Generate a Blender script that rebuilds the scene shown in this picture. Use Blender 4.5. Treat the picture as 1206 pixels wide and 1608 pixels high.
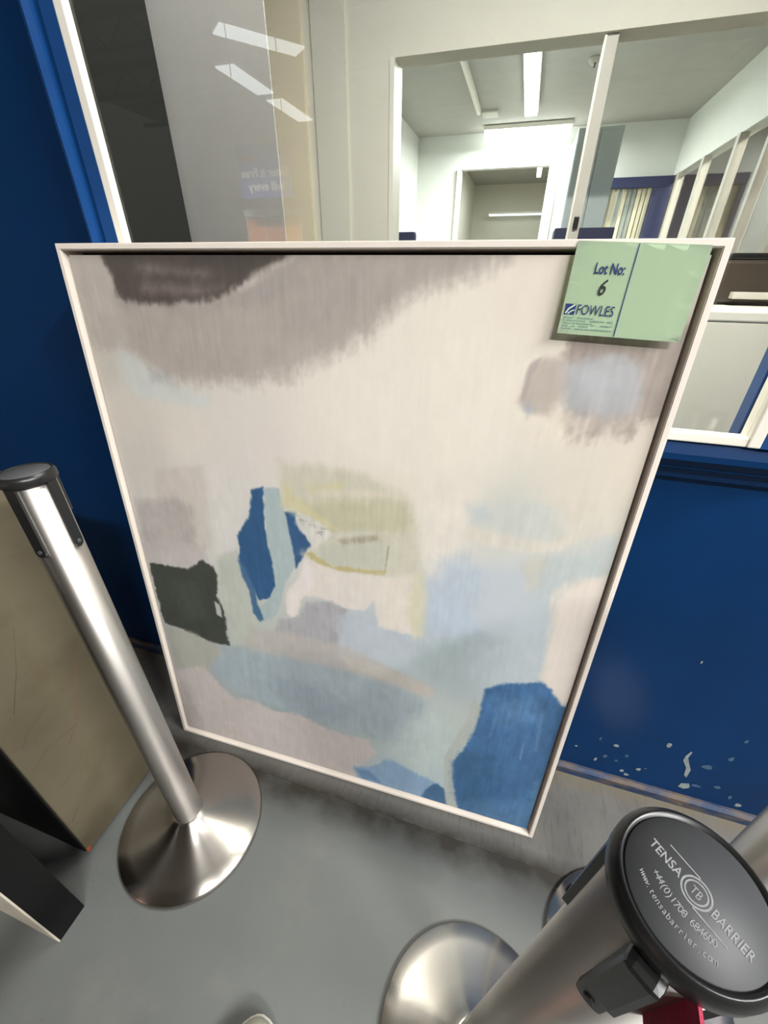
import bpy, bmesh, math, random
import numpy as np
from mathutils import Vector, Matrix

random.seed(7)
for o in list(bpy.data.objects):
    bpy.data.objects.remove(o, do_unlink=True)
SC = bpy.context.scene
COL = SC.collection
PI = math.pi

# ------------------------------------------------------------------ camera
cam_d = bpy.data.cameras.new('camera')
cam = bpy.data.objects.new('camera', cam_d)
COL.objects.link(cam)
cam_d.sensor_fit = 'VERTICAL'
cam_d.sensor_height = 24.0
cam_d.lens = 639.37 / 1608.0 * 24.0
cam_d.clip_start = 0.02
_r = Vector((0.95713536, 0.28955848, 0.00691329)).normalized()
_f = Vector((-0.24527208, 0.82298021, -0.51239162)).normalized()
_u = _r.cross(_f)
cam.matrix_world = Matrix(((_r.x, _u.x, -_f.x, 0.0), (_r.y, _u.y, -_f.y, -0.753),
                           (_r.z, _u.z, -_f.z, 1.2269), (0, 0, 0, 1)))
SC.camera = cam

# ------------------------------------------------------------------ world, lights, exposure
SC.view_settings.view_transform = 'Standard'
SC.view_settings.look = 'None'
SC.view_settings.exposure = 0.0
SC.view_settings.gamma = 1.0
SC.view_settings.use_curve_mapping = False
W = bpy.data.worlds.new('world')
SC.world = W
W.use_nodes = True
W.node_tree.nodes['Background'].inputs[0].default_value = (1.0, 0.95, 0.88, 1)
W.node_tree.nodes['Background'].inputs[1].default_value = 0.15


def area(name, loc, target, sx, sy, power, col):
    d = bpy.data.lights.new(name, 'AREA')
    d.shape = 'RECTANGLE'; d.size = sx; d.size_y = sy; d.energy = power; d.color = col
    o = bpy.data.objects.new(name, d); COL.objects.link(o)
    o.location = loc
    o.rotation_euler = (Vector(target) - Vector(loc)).to_track_quat('-Z', 'Y').to_euler()
    return o


# tubes of the hall and rooms (fittings built further down), plus two added fills
area('hall_tube_light_right', (4.3, -1.85, 4.75), (4.3, -1.85, 0), 0.25, 2.4, 640, (1.0, 0.99, 0.97))
area('hall_tube_light_behind', (2.9, -3.8, 4.75), (2.9, -3.8, 0), 2.4, 0.25, 490, (1.0, 0.995, 0.98))
area('office_tube_light', (-0.18, 3.8, 2.40), (-0.18, 3.8, 0), 0.12, 1.25, 52, (0.95, 1.0, 0.97))
area('office_wall_light', (-0.2, 4.85, 2.38), (-0.2, 4.85, 0), 0.75, 0.1, 44, (0.95, 1.0, 0.97))
area('lobby_fill_light', (-0.1, 0.17, 2.60), (-0.1, 0.5, 0), 1.6, 0.1, 100, (1.0, 0.97, 0.88))  # fill added out of view to brighten the grey panel, reveal and counter
area('sign_fill_light', (-5.0, -5.2, 4.4), (-5.0, -6.0, 0), 2.4, 0.3, 500, (1.0, 0.97, 0.92)).data.spread = math.radians(75)  # fill added only to light the hanging sign; no fitting belongs to it
area('far_room_light', (-0.3, 6.6, 2.40), (-0.3, 6.6, 0), 0.1, 1.2, 22, (0.95, 1.0, 0.97))
area('shop_tube_light', (2.6, 3.4, 2.85), (2.6, 3.4, 0), 0.3, 2.0, 320, (1.0, 0.96, 0.88))


# ------------------------------------------------------------------ materials
def lin(c):
    c = c / 255.0
    return c / 12.92 if c <= 0.04045 else ((c + 0.055) / 1.055) ** 2.4


def rgb(r, g, b):
    return (lin(r), lin(g), lin(b), 1.0)


def mat(name, col, rough=0.6, metal=0.0, vary=0.0, scale=8.0, bump=0.0, bump_scale=60.0, emit=None, estr=0.0, coat=0.0, stretch=(1, 1, 1), spec=0.5):
    m = bpy.data.materials.new(name)
    m.use_nodes = True
    nt = m.node_tree; N = nt.nodes; L = nt.links
    b = N['Principled BSDF']
    b.inputs['Roughness'].default_value = rough
    b.inputs['Metallic'].default_value = metal
    b.inputs['Coat Weight'].default_value = coat
    b.inputs['Specular IOR Level'].default_value = spec
    tc = N.new('ShaderNodeTexCoord')
    mp = N.new('ShaderNodeMapping'); mp.inputs['Scale'].default_value = stretch
    L.new(tc.outputs['Object'], mp.inputs[0])
    nz = N.new('ShaderNodeTexNoise'); nz.inputs['Scale'].default_value = scale; nz.inputs['Detail'].default_value = 6
    L.new(mp.outputs[0], nz.inputs[0])
    rp = N.new('ShaderNodeValToRGB')
    rp.color_ramp.elements[0].position = 0.3; rp.color_ramp.elements[1].position = 0.7
    lo = tuple(max(0, c * (1 - vary)) for c in col[:3]) + (1,)
    hi = tuple(min(1, c * (1 + vary)) for c in col[:3]) + (1,)
    rp.color_ramp.elements[0].color = lo; rp.color_ramp.elements[1].color = hi
    L.new(nz.outputs[0], rp.inputs[0]); L.new(rp.outputs[0], b.inputs['Base Color'])
    if bump:
        n2 = N.new('ShaderNodeTexNoise'); n2.inputs['Scale'].default_value = bump_scale; n2.inputs['Detail'].default_value = 4
        L.new(mp.outputs[0], n2.inputs[0])
        bp = N.new('ShaderNodeBump'); bp.inputs['Strength'].default_value = bump; bp.inputs['Distance'].default_value = 0.002
        L.new(n2.outputs[0], bp.inputs['Height']); L.new(bp.outputs[0], b.inputs['Normal'])
    if emit:
        b.inputs['Emission Color'].default_value = emit
        b.inputs['Emission Strength'].default_value = estr
    return m


def stain(m, col, scale, lo, hi, amount, stretch=(1, 1, 1), seed=0.0):
    """adds blotches of wear in a second colour to a material made by mat()"""
    nt = m.node_tree; N = nt.nodes; L = nt.links
    b = N['Principled BSDF']
    src = b.inputs['Base Color'].links[0].from_socket
    tc = N.new('ShaderNodeTexCoord'); mp = N.new('ShaderNodeMapping')
    mp.inputs['Scale'].default_value = stretch; mp.inputs['Location'].default_value = (seed, seed * 1.7, seed * 0.3)
    L.new(tc.outputs['Object'], mp.inputs[0])
    nz = N.new('ShaderNodeTexNoise'); nz.inputs['Scale'].default_value = scale; nz.inputs['Detail'].default_value = 8
    nz.inputs['Roughness'].default_value = 0.65
    L.new(mp.outputs[0], nz.inputs[0])
    mr = N.new('ShaderNodeMapRange'); mr.inputs[1].default_value = lo; mr.inputs[2].default_value = hi
    mr.inputs[3].default_value = 0.0; mr.inputs[4].default_value = amount
    L.new(nz.outputs[0], mr.inputs[0])
    mx = N.new('ShaderNodeMix'); mx.data_type = 'RGBA'
    L.new(mr.outputs[0], mx.inputs[0]); L.new(src, mx.inputs[6]); mx.inputs[7].default_value = col
    L.new(mx.outputs[2], b.inputs['Base Color'])
    return m


def band(m, col, axis, a0, a1, b0, b1, amount, scale=20.0):
    """a dirt line with a ragged edge along one object axis: rises a0..a1, falls b0..b1"""
    nt = m.node_tree; N = nt.nodes; L = nt.links
    b = N['Principled BSDF']
    src = b.inputs['Base Color'].links[0].from_socket
    tc = N.new('ShaderNodeTexCoord'); sp = N.new('ShaderNodeSeparateXYZ'); L.new(tc.outputs['Object'], sp.inputs[0])
    nz = N.new('ShaderNodeTexNoise'); nz.inputs['Scale'].default_value = scale; nz.inputs['Detail'].default_value = 6
    L.new(tc.outputs['Object'], nz.inputs[0])
    ad = N.new('ShaderNodeMath'); ad.operation = 'MULTIPLY_ADD'; ad.inputs[1].default_value = 0.03; 
    L.new(nz.outputs[0], ad.inputs[0]); L.new(sp.outputs[axis], ad.inputs[2])
    r1 = N.new('ShaderNodeMapRange'); r1.inputs[1].default_value = a0 + .015; r1.inputs[2].default_value = a1 + .015
    r2 = N.new('ShaderNodeMapRange'); r2.inputs[1].default_value = b0 + .015; r2.inputs[2].default_value = b1 + .015
    r2.inputs[3].default_value = 1.0; r2.inputs[4].default_value = 0.0
    L.new(ad.outputs[0], r1.inputs[0]); L.new(ad.outputs[0], r2.inputs[0])
    mu = N.new('ShaderNodeMath'); mu.operation = 'MULTIPLY'; L.new(r1.outputs[0], mu.inputs[0]); L.new(r2.outputs[0], mu.inputs[1])
    m2 = N.new('ShaderNodeMath'); m2.operation = 'MULTIPLY'; L.new(mu.outputs[0], m2.inputs[0])
    m3 = N.new('ShaderNodeMath'); m3.operation = 'MULTIPLY'; m3.inputs[1].default_value = amount * 2.0
    L.new(nz.outputs[0], m3.inputs[0]); L.new(m3.outputs[0], m2.inputs[1])
    mx = N.new('ShaderNodeMix'); mx.data_type = 'RGBA'; mx.clamp_factor = True
    L.new(m2.outputs[0], mx.inputs[0]); L.new(src, mx.inputs[6]); mx.inputs[7].default_value = col
    L.new(mx.outputs[2], b.inputs['Base Color'])
    return m


M = {}
M['blue'] = stain(mat('blue_gloss_paint', rgb(3, 45, 88), 0.40, vary=0.12, scale=3.0, bump=0.05, bump_scale=25, spec=0.14), rgb(4, 38, 72), 2.2, .45, .7, .5)
M['blue_trim'] = mat('blue_moulding_paint', rgb(24, 70, 128), 0.3, vary=0.10, scale=10, spec=0.35)
M['skirt'] = stain(stain(mat('worn_skirting', rgb(20, 50, 84), 0.6, vary=0.2, scale=10), rgb(96, 80, 60), 14, .40, .62, .85, (1, 1, 3)), rgb(150, 140, 120), 30, .64, .70, .7)
M['white'] = mat('white_bead_paint', rgb(236, 232, 220), 0.4, vary=0.03)
M['floor'] = stain(stain(mat('grey_floor_paint', rgb(88, 90, 88), 0.55, vary=0.08, scale=4.0, bump=0.15, bump_scale=30), rgb(112, 110, 104), 2.2, .52, .70, .6), rgb(62, 60, 56), 55, .66, .72, .6)
M['strip'] = stain(mat('dirty_concrete', rgb(96, 94, 90), 0.7, vary=0.1, scale=10, bump=0.2), rgb(64, 61, 55), 30, .5, .75, .6, (3.5, .6, 1))
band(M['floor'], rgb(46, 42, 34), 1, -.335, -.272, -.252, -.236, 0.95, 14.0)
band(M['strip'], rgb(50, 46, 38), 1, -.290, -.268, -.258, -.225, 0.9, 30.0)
band(M['strip'], rgb(100, 92, 74), 1, -.06, -.02, .05, .06, 0.7, 18.0)
M['steel'] = mat('brushed_steel', (0.55, 0.52, 0.485, 1), 0.46, 1.0, vary=0.05, scale=14, stretch=(1, 1, .05))
M['steel_base'] = mat('spun_steel', (0.42, 0.39, 0.355, 1), 0.27, 1.0, vary=0.04, scale=6)
M['black'] = mat('black_plastic', rgb(27, 27, 27), 0.33, vary=0.1)
M['black_top'] = mat('matt_black_plastic', rgb(66, 67, 68), 0.55, vary=0.05)
M['print_grey'] = mat('pale_grey_print', rgb(140, 140, 140), 0.6, vary=0.2, scale=400)
M['red'] = mat('crimson_webbing', rgb(168, 30, 66), 0.7, vary=0.15, scale=120, bump=.3, bump_scale=300)
M['frame'] = mat('off_white_frame', rgb(228, 219, 208), 0.45, vary=0.02, scale=30)
M['ply'] = mat('backing_board', rgb(150, 120, 86), 0.7, vary=0.1)
M['label'] = mat('green_paper', rgb(203, 224, 193), 0.8, vary=0.02)
M['navy'] = mat('navy_ink', rgb(26, 44, 104), 0.7)
M['ink'] = mat('black_marker', rgb(26, 34, 30), 0.6)
M['greyink'] = mat('faint_print', rgb(126, 158, 148), 0.7)
M['beige_metal'] = stain(stain(mat('grimy_beige_enamel', rgb(90, 83, 65), 0.55, vary=0.12, scale=4), rgb(72, 60, 42), 5, .5, .75, .75), rgb(66, 54, 38), 30, .68, .74, .6, (3, 1, 1))
M['rust'] = mat('rust', rgb(150, 70, 35), 0.8, vary=0.3, scale=60)
M['scratch'] = mat('dark_scratch', rgb(74, 64, 48), 0.8, vary=0.3, scale=80)
M['scratch_red'] = mat('rusty_scratch', rgb(104, 66, 42), 0.8, vary=0.3, scale=80)
M['dark'] = mat('black_panel', rgb(11, 12, 12), 0.6, vary=0.2, spec=0.2)
M['pale_board'] = stain(mat('scuffed_pale_laminate', rgb(190, 182, 165), 0.5, vary=0.06), rgb(120, 108, 88), 12, .55, .7, .7)
M['chip'] = mat('bare_plaster_chip', rgb(128, 138, 138), 0.8, vary=0.2, scale=90)
M['chip_blue'] = mat('faded_blue_chip', rgb(56, 82, 108), 0.8, vary=0.2, scale=90)
M['charcoal'] = mat('charcoal_reveal', rgb(22, 23, 22), 0.95, vary=0.05, spec=0.1)
M['grey_panel'] = mat('mid_grey_panel', rgb(142, 139, 136), 0.75, vary=0.04)
M['cream'] = mat('cream_office_wall', rgb(222, 219, 206), 0.75, vary=0.02)
M['cream_warm'] = mat('warm_cream_wall', rgb(240, 228, 202), 0.75, vary=0.02)
M['white_wall'] = mat('white_office_wall', rgb(222, 224, 218), 0.7, vary=0.02)
M['office_ceiling'] = mat('office_ceiling', rgb(176, 174, 166), 0.8, vary=0.03)
M['office_floor'] = mat('office_carpet', rgb(110, 108, 100), 0.9, vary=0.1)
M['pale_blue'] = mat('pale_blue_grey_laminate', rgb(226, 240, 240), 0.6, vary=0.03)
M['navy_paint'] = mat('navy_frame', rgb(50, 56, 92), 0.5, vary=0.05)
M['blind'] = mat('cream_blind', rgb(214, 208, 180), 0.7, vary=0.05)
M['blind_grey'] = mat('grey_blind', rgb(150, 156, 150), 0.7, vary=0.05)
M['alu'] = mat('grey_mullion', rgb(190, 186, 176), 0.5, vary=0.03)
M['roof'] = mat('hall_roof', rgb(150, 140, 124), 0.8, vary=0.06, scale=2)
M['hall_wall'] = mat('hall_wall', rgb(166, 154, 138), 0.8, vary=0.05, scale=2)
M['truss'] = mat('grey_steel_truss', rgb(120, 116, 108), 0.6, vary=0.05)
M['tube'] = mat('lit_tube', rgb(250, 250, 245), 0.5, emit=(0.93, 1.0, 0.98, 1), estr=7.0)
M['hall_tube'] = mat('lit_hall_tube', rgb(250, 250, 245), 0.5, emit=(0.9, 0.97, 1.0, 1), estr=5.0)
M['dim_tube'] = mat('lit_far_tube', rgb(240, 250, 250), 0.5, emit=(0.85, 0.97, 1.0, 1), estr=2.0)
M['red_lamp'] = mat('red_lamp', rgb(240, 70, 60), 0.5, emit=(1, 0.14, 0.1, 1), estr=2.5)
M['sign'] = mat('blue_sign_board', rgb(46, 78, 160), 0.5, vary=0.04)
M['orange'] = mat('orange_board', rgb(210, 120, 60), 0.6, vary=0.1)
M['brown'] = mat('brown_card', rgb(120, 84, 56), 0.8, vary=0.15)
M['maroon'] = mat('maroon_card', rgb(126, 52, 44), 0.8, vary=0.15)
M['dark_brown'] = mat('dark_brown_plastic', rgb(58, 50, 40), 0.5, vary=0.15)
M['shoe'] = mat('pale_grey_canvas_shoe', rgb(168, 164, 150), 0.8, vary=0.05, bump=.3, bump_scale=400)
M['sole'] = mat('white_rubber_sole', rgb(205, 200, 188), 0.7, vary=0.05)


def turned(m, amount):
    """grain of turned metal: highlights run across the grooves"""
    nt = m.node_tree; b = nt.nodes['Principled BSDF']
    b.inputs['Anisotropic'].default_value = amount; b.inputs['Anisotropic Rotation'].default_value = 0.25
    tn = nt.nodes.new('ShaderNodeTangent'); tn.direction_type = 'RADIAL'; tn.axis = 'Z'
    nt.links.new(tn.outputs[0], b.inputs['Tangent'])


turned(M['steel'], 0.75)
turned(M['steel_base'], 0.85)


def glass_mat():
    m = bpy.data.materials.new('window_glass'); m.use_nodes = True
    nt = m.node_tree; N = nt.nodes; L = nt.links
    for n in list(N): N.remove(n)
    out = N.new('ShaderNodeOutputMaterial'); mx = N.new('ShaderNodeMixShader')
    t = N.new('ShaderNodeBsdfTransparent'); t.inputs[0].default_value = (0.97, 0.98, 0.97, 1)
    g = N.new('ShaderNodeBsdfGlossy'); g.inputs['Roughness'].default_value = 0.01
    fr = N.new('ShaderNodeFresnel')
    # same reflectance on both faces of the unrefracting pane (no total reflection at the rear face)
    ge = N.new('ShaderNodeNewGeometry'); mr = N.new('ShaderNodeMapRange')
    mr.inputs[3].default_value = 1.52; mr.inputs[4].default_value = 1 / 1.52
    L.new(ge.outputs['Backfacing'], mr.inputs[0]); L.new(mr.outputs[0], fr.inputs[0])
    L.new(fr.outputs[0], mx.inputs[0]); L.new(t.outputs[0], mx.inputs[1]); L.new(g.outputs[0], mx.inputs[2])
    L.new(mx.outputs[0], out.inputs[0])
    return m


M['glass'] = glass_mat()


def canvas_mat():
    m = bpy.data.materials.new('painted_canvas'); m.use_nodes = True
    nt = m.node_tree; N = nt.nodes; L = nt.links
    b = N['Principled BSDF']; b.inputs['Roughness'].default_value = 0.6
    at = N.new('ShaderNodeAttribute'); at.attribute_name = 'paint'
    L.new(at.outputs['Color'], b.inputs['Base Color'])
    tc = N.new('ShaderNodeTexCoord')
    w1 = N.new('ShaderNodeTexWave'); w1.inputs['Scale'].default_value = 260; w1.bands_direction = 'X'
    w2 = N.new('ShaderNodeTexWave'); w2.inputs['Scale'].default_value = 260; w2.bands_direction = 'Y'
    L.new(tc.outputs['Object'], w1.inputs[0]); L.new(tc.outputs['Object'], w2.inputs[0])
    ad = N.new('ShaderNodeMath'); L.new(w1.outputs['Fac'], ad.inputs[0]); L.new(w2.outputs['Fac'], ad.inputs[1])
    bp = N.new('ShaderNodeBump'); bp.inputs['Strength'].default_value = 0.12; bp.inputs['Distance'].default_value = 0.0006
    L.new(ad.outputs[0], bp.inputs['Height']); L.new(bp.outputs[0], b.inputs['Normal'])
    return m


M['canvas'] = canvas_mat()


# ------------------------------------------------------------------ mesh helpers
def link(name, me, m, parent=None, smooth=False):
    o = bpy.data.objects.new(name, me); COL.objects.link(o)
    if m: me.materials.append(m)
    if parent: o.parent = parent
    if smooth:
        for p in me.polygons: p.use_smooth = True
    return o


def from_bm(name, bm, m, parent=None, smooth=False):
    bmesh.ops.recalc_face_normals(bm, faces=bm.faces)
    me = bpy.data.meshes.new(name); bm.to_mesh(me); bm.free()
    return link(name, me, m, parent, smooth)


def bm_box(bm, x0, x1, y0, y1, z0, z1, bev=0.0):
    r = bmesh.ops.create_cube(bm, size=1.0)
    vs = r['verts']
    for v in vs:
        v.co = Vector(((x0 + x1) / 2 + v.co.x * (x1 - x0), (y0 + y1) / 2 + v.co.y * (y1 - y0), (z0 + z1) / 2 + v.co.z * (z1 - z0)))
    if bev > 0:
        es = list({e for v in vs for e in v.link_edges})
        bmesh.ops.bevel(bm, geom=es, offset=bev, segments=2, affect='EDGES', profile=0.6)


def box(name, b, m, parent=None, bev=0.0):
    bm = bmesh.new(); bm_box(bm, *b, bev=bev)
    return from_bm(name, bm, m, parent)


def boxes(name, bs, m, parent=None, bev=0.0):
    bm = bmesh.new()
    for b in bs: bm_box(bm, *b, bev=bev)
    return from_bm(name, bm, m, parent)


def bm_lathe(bm, prof, n=48):
    rings = []
    for r, z in prof:
        if r < 1e-6:
            rings.append([bm.verts.new((0, 0, z))])
        else:
            rings.append([bm.verts.new((r * math.cos(2 * PI * k / n), r * math.sin(2 * PI * k / n), z)) for k in range(n)])
    for a, b in zip(rings[:-1], rings[1:]):
        for k in range(n):
            q = [a[k % len(a)], a[(k + 1) % len(a)], b[(k + 1) % len(b)], b[k % len(b)]]
            q2 = []
            for v in q:
                if v not in q2: q2.append(v)
            if len(q2) > 2: bm.faces.new(q2)


def lathe(name, prof, m, parent=None, n=48, smooth=True):
    bm = bmesh.new(); bm_lathe(bm, prof, n)
    o = from_bm(name, bm, m, parent, smooth)
    return o


def prism(name, poly, axis, a, b, m, parent=None, bev=0.0):
    """extrude a 2-D polygon along an axis; poly gives the other two coordinates in order"""
    bm = bmesh.new()
    def mk(p, t):
        c = list(p); c.insert(axis, t); return bm.verts.new(c)
    A = [mk(p, a) for p in poly]; B = [mk(p, b) for p in poly]
    bm.faces.new(A); bm.faces.new(list(reversed(B)))
    n = len(poly)
    for i in range(n): bm.faces.new((A[i], B[i], B[(i + 1) % n], A[(i + 1) % n]))
    if bev: bmesh.ops.bevel(bm, geom=list(bm.edges), offset=bev, segments=2, affect='EDGES')
    return from_bm(name, bm, m, parent)


def bm_tube(bm, pts, r, n=10):
    rings = []
    for i, p in enumerate(pts):
        p = Vector(p)
        t = (Vector(pts[min(i + 1, len(pts) - 1)]) - Vector(pts[max(i - 1, 0)])).normalized()
        u = t.cross(Vector((0, 0, 1)))
        if u.length < 1e-3: u = t.cross(Vector((1, 0, 0)))
        u.normalize(); v = t.cross(u)
        rings.append([bm.verts.new(p + r * (math.cos(2 * PI * k / n) * u + math.sin(2 * PI * k / n) * v)) for k in range(n)])
    for a, b in zip(rings[:-1], rings[1:]):
        for k in range(n): bm.faces.new((a[k], a[(k + 1) % n], b[(k + 1) % n], b[k]))
    bm.faces.new(rings[0]); bm.faces.new(list(reversed(rings[-1])))


def tube(name, pts, r, m, parent=None, n=10):
    bm = bmesh.new(); bm_tube(bm, pts, r, n)
    return from_bm(name, bm, m, parent, True)


def text(name, s, size, m, parent, mw, align='LEFT', extrude=0.00006, sx=1.0, shear=0.0, offset=0.0):
    c = bpy.data.curves.new(name, 'FONT'); c.body = s; c.size = size; c.align_x = align; c.extrude = extrude
    c.shear = shear; c.resolution_u = 3; c.offset = offset
    o = bpy.data.objects.new(name, c); COL.objects.link(o)
    dg = bpy.context.evaluated_depsgraph_get()
    me = bpy.data.meshes.new_from_object(o.evaluated_get(dg))
    bpy.data.objects.remove(o, do_unlink=True)
    for v in me.vertices: v.co.x *= sx
    me.materials.clear()
    t = link(name, me, m, parent)
    t.matrix_local = mw
    return t


def empty(name, loc=(0, 0, 0), rz=0.0):
    o = bpy.data.objects.new(name, None); COL.objects.link(o)
    o.empty_display_size = 0.05
    o.location = loc; o.rotation_euler = (0, 0, rz)
    return o


def tag(o, label, cat, group=None):
    o['label'] = label; o['category'] = cat
    if group: o['group'] = group
    return o


def struct(o, label=None):
    o['kind'] = 'structure'
    if label: o['label'] = label
    return o


# ================================================================== SETTING
# floor of the hall with the concrete margin along the wall
struct(box('floor', (-9, 9, -15, -0.262, -0.10, 0.0), M['floor']), 'grey painted concrete floor with scuffs and pale worn patches')
struct(box('trim_1', (-9, 9, -0.262, 0.0, -0.10, 0.001), M['strip']), 'dirty concrete margin along the foot of the blue wall')

# blue wall with the window opening
WX0, WX1, WZ0, WZ1 = -0.716, 0.372, 1.001, 2.20
wall = struct(boxes('wall_back', [(-9, WX0 - .01, 0, .02, 0, 5.2), (WX1 + .01, 9, 0, .02, 0, 5.2),
                           (WX0 - .01, WX1 + .01, 0, .02, 0, WZ0 - .01), (WX0 - .01, WX1 + .01, 0, .02, WZ1 + .01, 5.2)], M['blue']),
       'glossy blue painted wall around the internal window')
skirt = struct(prism('baseboard_back', [(0.0, 0.001), (-0.014, 0.001), (-0.014, 0.026), (-0.006, 0.034), (0.0, 0.034)], 0, -9, 9, M['skirt']),
               'worn blue and brown skirting at the foot of the wall')
# chipped paint low on the wall
chips = [(.327, .116, .010, .006, 0), (.518, .219, .012, .020, 0), (.647, .226, .012, .022, .3), (.616, .172, .024, .018, 1),
         (.487, .088, .014, .013, 0), (.401, .106, .012, .016, 1), (.414, .162, .013, .012, 0), (.384, .081, .008, .018, 0),
         (.447, .131, .010, .014, 1), (.454, .063, .012, .014, 0), (.468, .052, .014, .012, 0), (.726, .056, .016, .014, 0),
         (.662, .105, .016, .014, 1), (.70, .078, .009, .018, 1), (.649, .30, .008, .014, 1), (.484, .513, .004, .012, 0),
         (.373, .173, .007, .016, 1), (.602, .071, .020, .014, 0), (.622, .086, .022, .010, 1), (.43, .10, .010, .010, 1), (.50, .10, .008, .006, 1)]
rr = random.Random(3)
for cx, cz, w, h, fade in chips:
    k = 8
    poly = [(cx + w * .5 * math.cos(2 * PI * i / k) * rr.uniform(.6, 1.15), cz + h * .5 * math.sin(2 * PI * i / k) * rr.uniform(.6, 1.15)) for i in range(k)]
    bm = bmesh.new()
    A = [bm.verts.new((x, -0.0006, z)) for x, z in poly]; B = [bm.verts.new((x, 0.0005, z)) for x, z in poly]
    bm.faces.new(A); bm.faces.new(list(reversed(B)))
    for i in range(k): bm.faces.new((A[i], B[i], B[(i + 1) % k], A[(i + 1) % k]))
    from_bm('paint_chip', bm, M['chip_blue'] if fade else M['chip'], wall)
# the long pale gouge
prism('paint_gouge', [(.566, .215), (.570, .213), (.569, .19), (.580, .165), (.590, .145), (.592, .110), (.584, .118), (.578, .150), (.563, .175), (.562, .195)],
      1, -0.0007, 0.0005, M['chip'], wall)
prism('paint_gouge', [(.590, .080), (.606, .088), (.612, .074), (.602, .060), (.588, .064)], 1, -0.0007, 0.0005, M['chip'], wall)

# window: moulding, white bead, pane
win = struct(empty('window_1', (0, 0, 0)), 'internal office window with blue moulding and white bead')
prof = [(0.0, 0.0), (0.0, -0.048), (-0.026, -0.048), (-0.029, -0.022), (-0.037, -0.022), (-0.041, -0.050), (-0.050, -0.056), (-0.058, -0.050),
        (-0.061, -0.014), (-0.068, -0.014), (-0.071, -0.036), (-0.076, -0.036), (-0.079, -0.012), (-0.086, 0.0)]
prism('moulding', [(WX0 + x, y) for x, y in prof], 2, WZ0, WZ1 + .08, M['blue_trim'], win)
prism('moulding', [(WX1 - x, y) for x, y in prof], 2, WZ0, WZ1 + .08, M['blue_trim'], win)
sill_prof = [(y, WZ0 + x) for x, y in [(0, 0), (0, -.040), (-.010, -.044), (-.020, -.048), (-.030, -.048), (-.034, -.034), (-.046, -.030), (-.050, -.030), (-.056, -.018), (-.074, -.012), (-.080, 0)]]
prism('sill', sill_prof, 0, WX0 - .086, WX1 + .086, M['blue'], win)
box('moulding', (WX0 - .08, WX1 + .08, -.05, 0, WZ1, WZ1 + .08), M['blue_trim'], win, .004)
bw = 0.017
box('bead', (WX0, WX0 + bw, -.048, -.034, WZ0, WZ1), M['white'], win, .002)
box('bead', (WX1 - bw, WX1, -.048, -.034, WZ0, WZ1), M['white'], win, .002)
box('bead', (WX0 + bw, WX1 - bw, -.046, -.034, WZ0, WZ0 + .014), M['white'], win, .002)
box('bead', (WX0 + bw, WX1 - bw, -.048, -.034, WZ1 - bw, WZ1), M['white'], win, .002)
box('pane', (WX0 + bw - .004, WX1 - bw + .004, -.043, -.038, WZ0 + .01, WZ1 - .01), M['glass'], win)
box('reveal_lining', (WX1, WX1 + .01, -.034, .02, WZ0, WZ1), M['cream'], win)
box('reveal_lining', (WX0, WX1, -.034, .02, WZ0 - .01, WZ0), M['white'], win)
box('reveal_lining', (WX0, WX1, -.034, .02, WZ1, WZ1 + .01), M['white'], win)

# ---- lobby and office behind the glass
struct(box('floor_office', (-2.6, 4.6, .02, 9.0, -.10, 0), M['office_floor']), 'dim office floor behind the window')
struct(box('wall_reveal', (WX0 - .012, WX0 + .002, -.034, .15, WZ0, WZ1), M['charcoal']), 'charcoal window reveal just behind the glass')
struct(box('wall_panel', (-1.1, -.559, .29, .294, 0, 2.7), M['grey_panel']), 'mid grey panel behind the left side of the window')
part = struct(boxes('wall_partition', [(-2.6, -.745, 1.8, 1.92, 0, 2.7), (-.745, 3.4, 1.8, 1.92, 2.055, 2.7)], M['cream']),
              'cream office partition with wide glazed opening')
box('pilaster', (-2.6, -1.18, 1.775, 1.801, 0, 2.7), M['cream_warm'], part)
box('pilaster', (-1.13, -.965, 1.785, 1.801, 0, 2.7), M['cream'], part)
box('jamb', (-.747, -.725, 1.79, 1.93, 0, 2.055), M['white'], part)
struct(box('ceiling_lobby', (-2.6, 4.6, .02, 1.8, 2.7, 2.8), M['office_ceiling']))
struct(box('ceiling_office', (-1.5, 1.29, 1.92, 5.3, 2.5, 2.6), M['office_ceiling']), 'grey office ceiling')
struct(box('wall_left', (-1.5, -1.40, 1.92, 5.2, 0, 2.5), M['white_wall']), 'white left wall of the office')
bw_ = struct(boxes('wall_office_back', [(-1.5, -.90, 5.2, 5.3, 0, 2.5), (.13, .72, 5.2, 5.3, 0, 2.5), (-.90, .13, 5.2, 5.3, 2.20, 2.5),
                                        (.72, 1.29, 5.2, 5.3, 2.02, 2.5), (.72, 1.29, 5.2, 5.3, 0, .9)], M['white_wall']), 'white back wall of the office')
boxes('door_frame', [(-.93, -.89, 5.17, 5.31, 0, 2.2), (.06, .16, 5.15, 5.31, 0, 2.2)], M['white'], bw_)
struct(box('wall_right', (1.28, 1.38, 1.92, 5.3, 2.06, 2.5), M['white_wall']), 'white bulkhead above the glazed side of the office')
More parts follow.
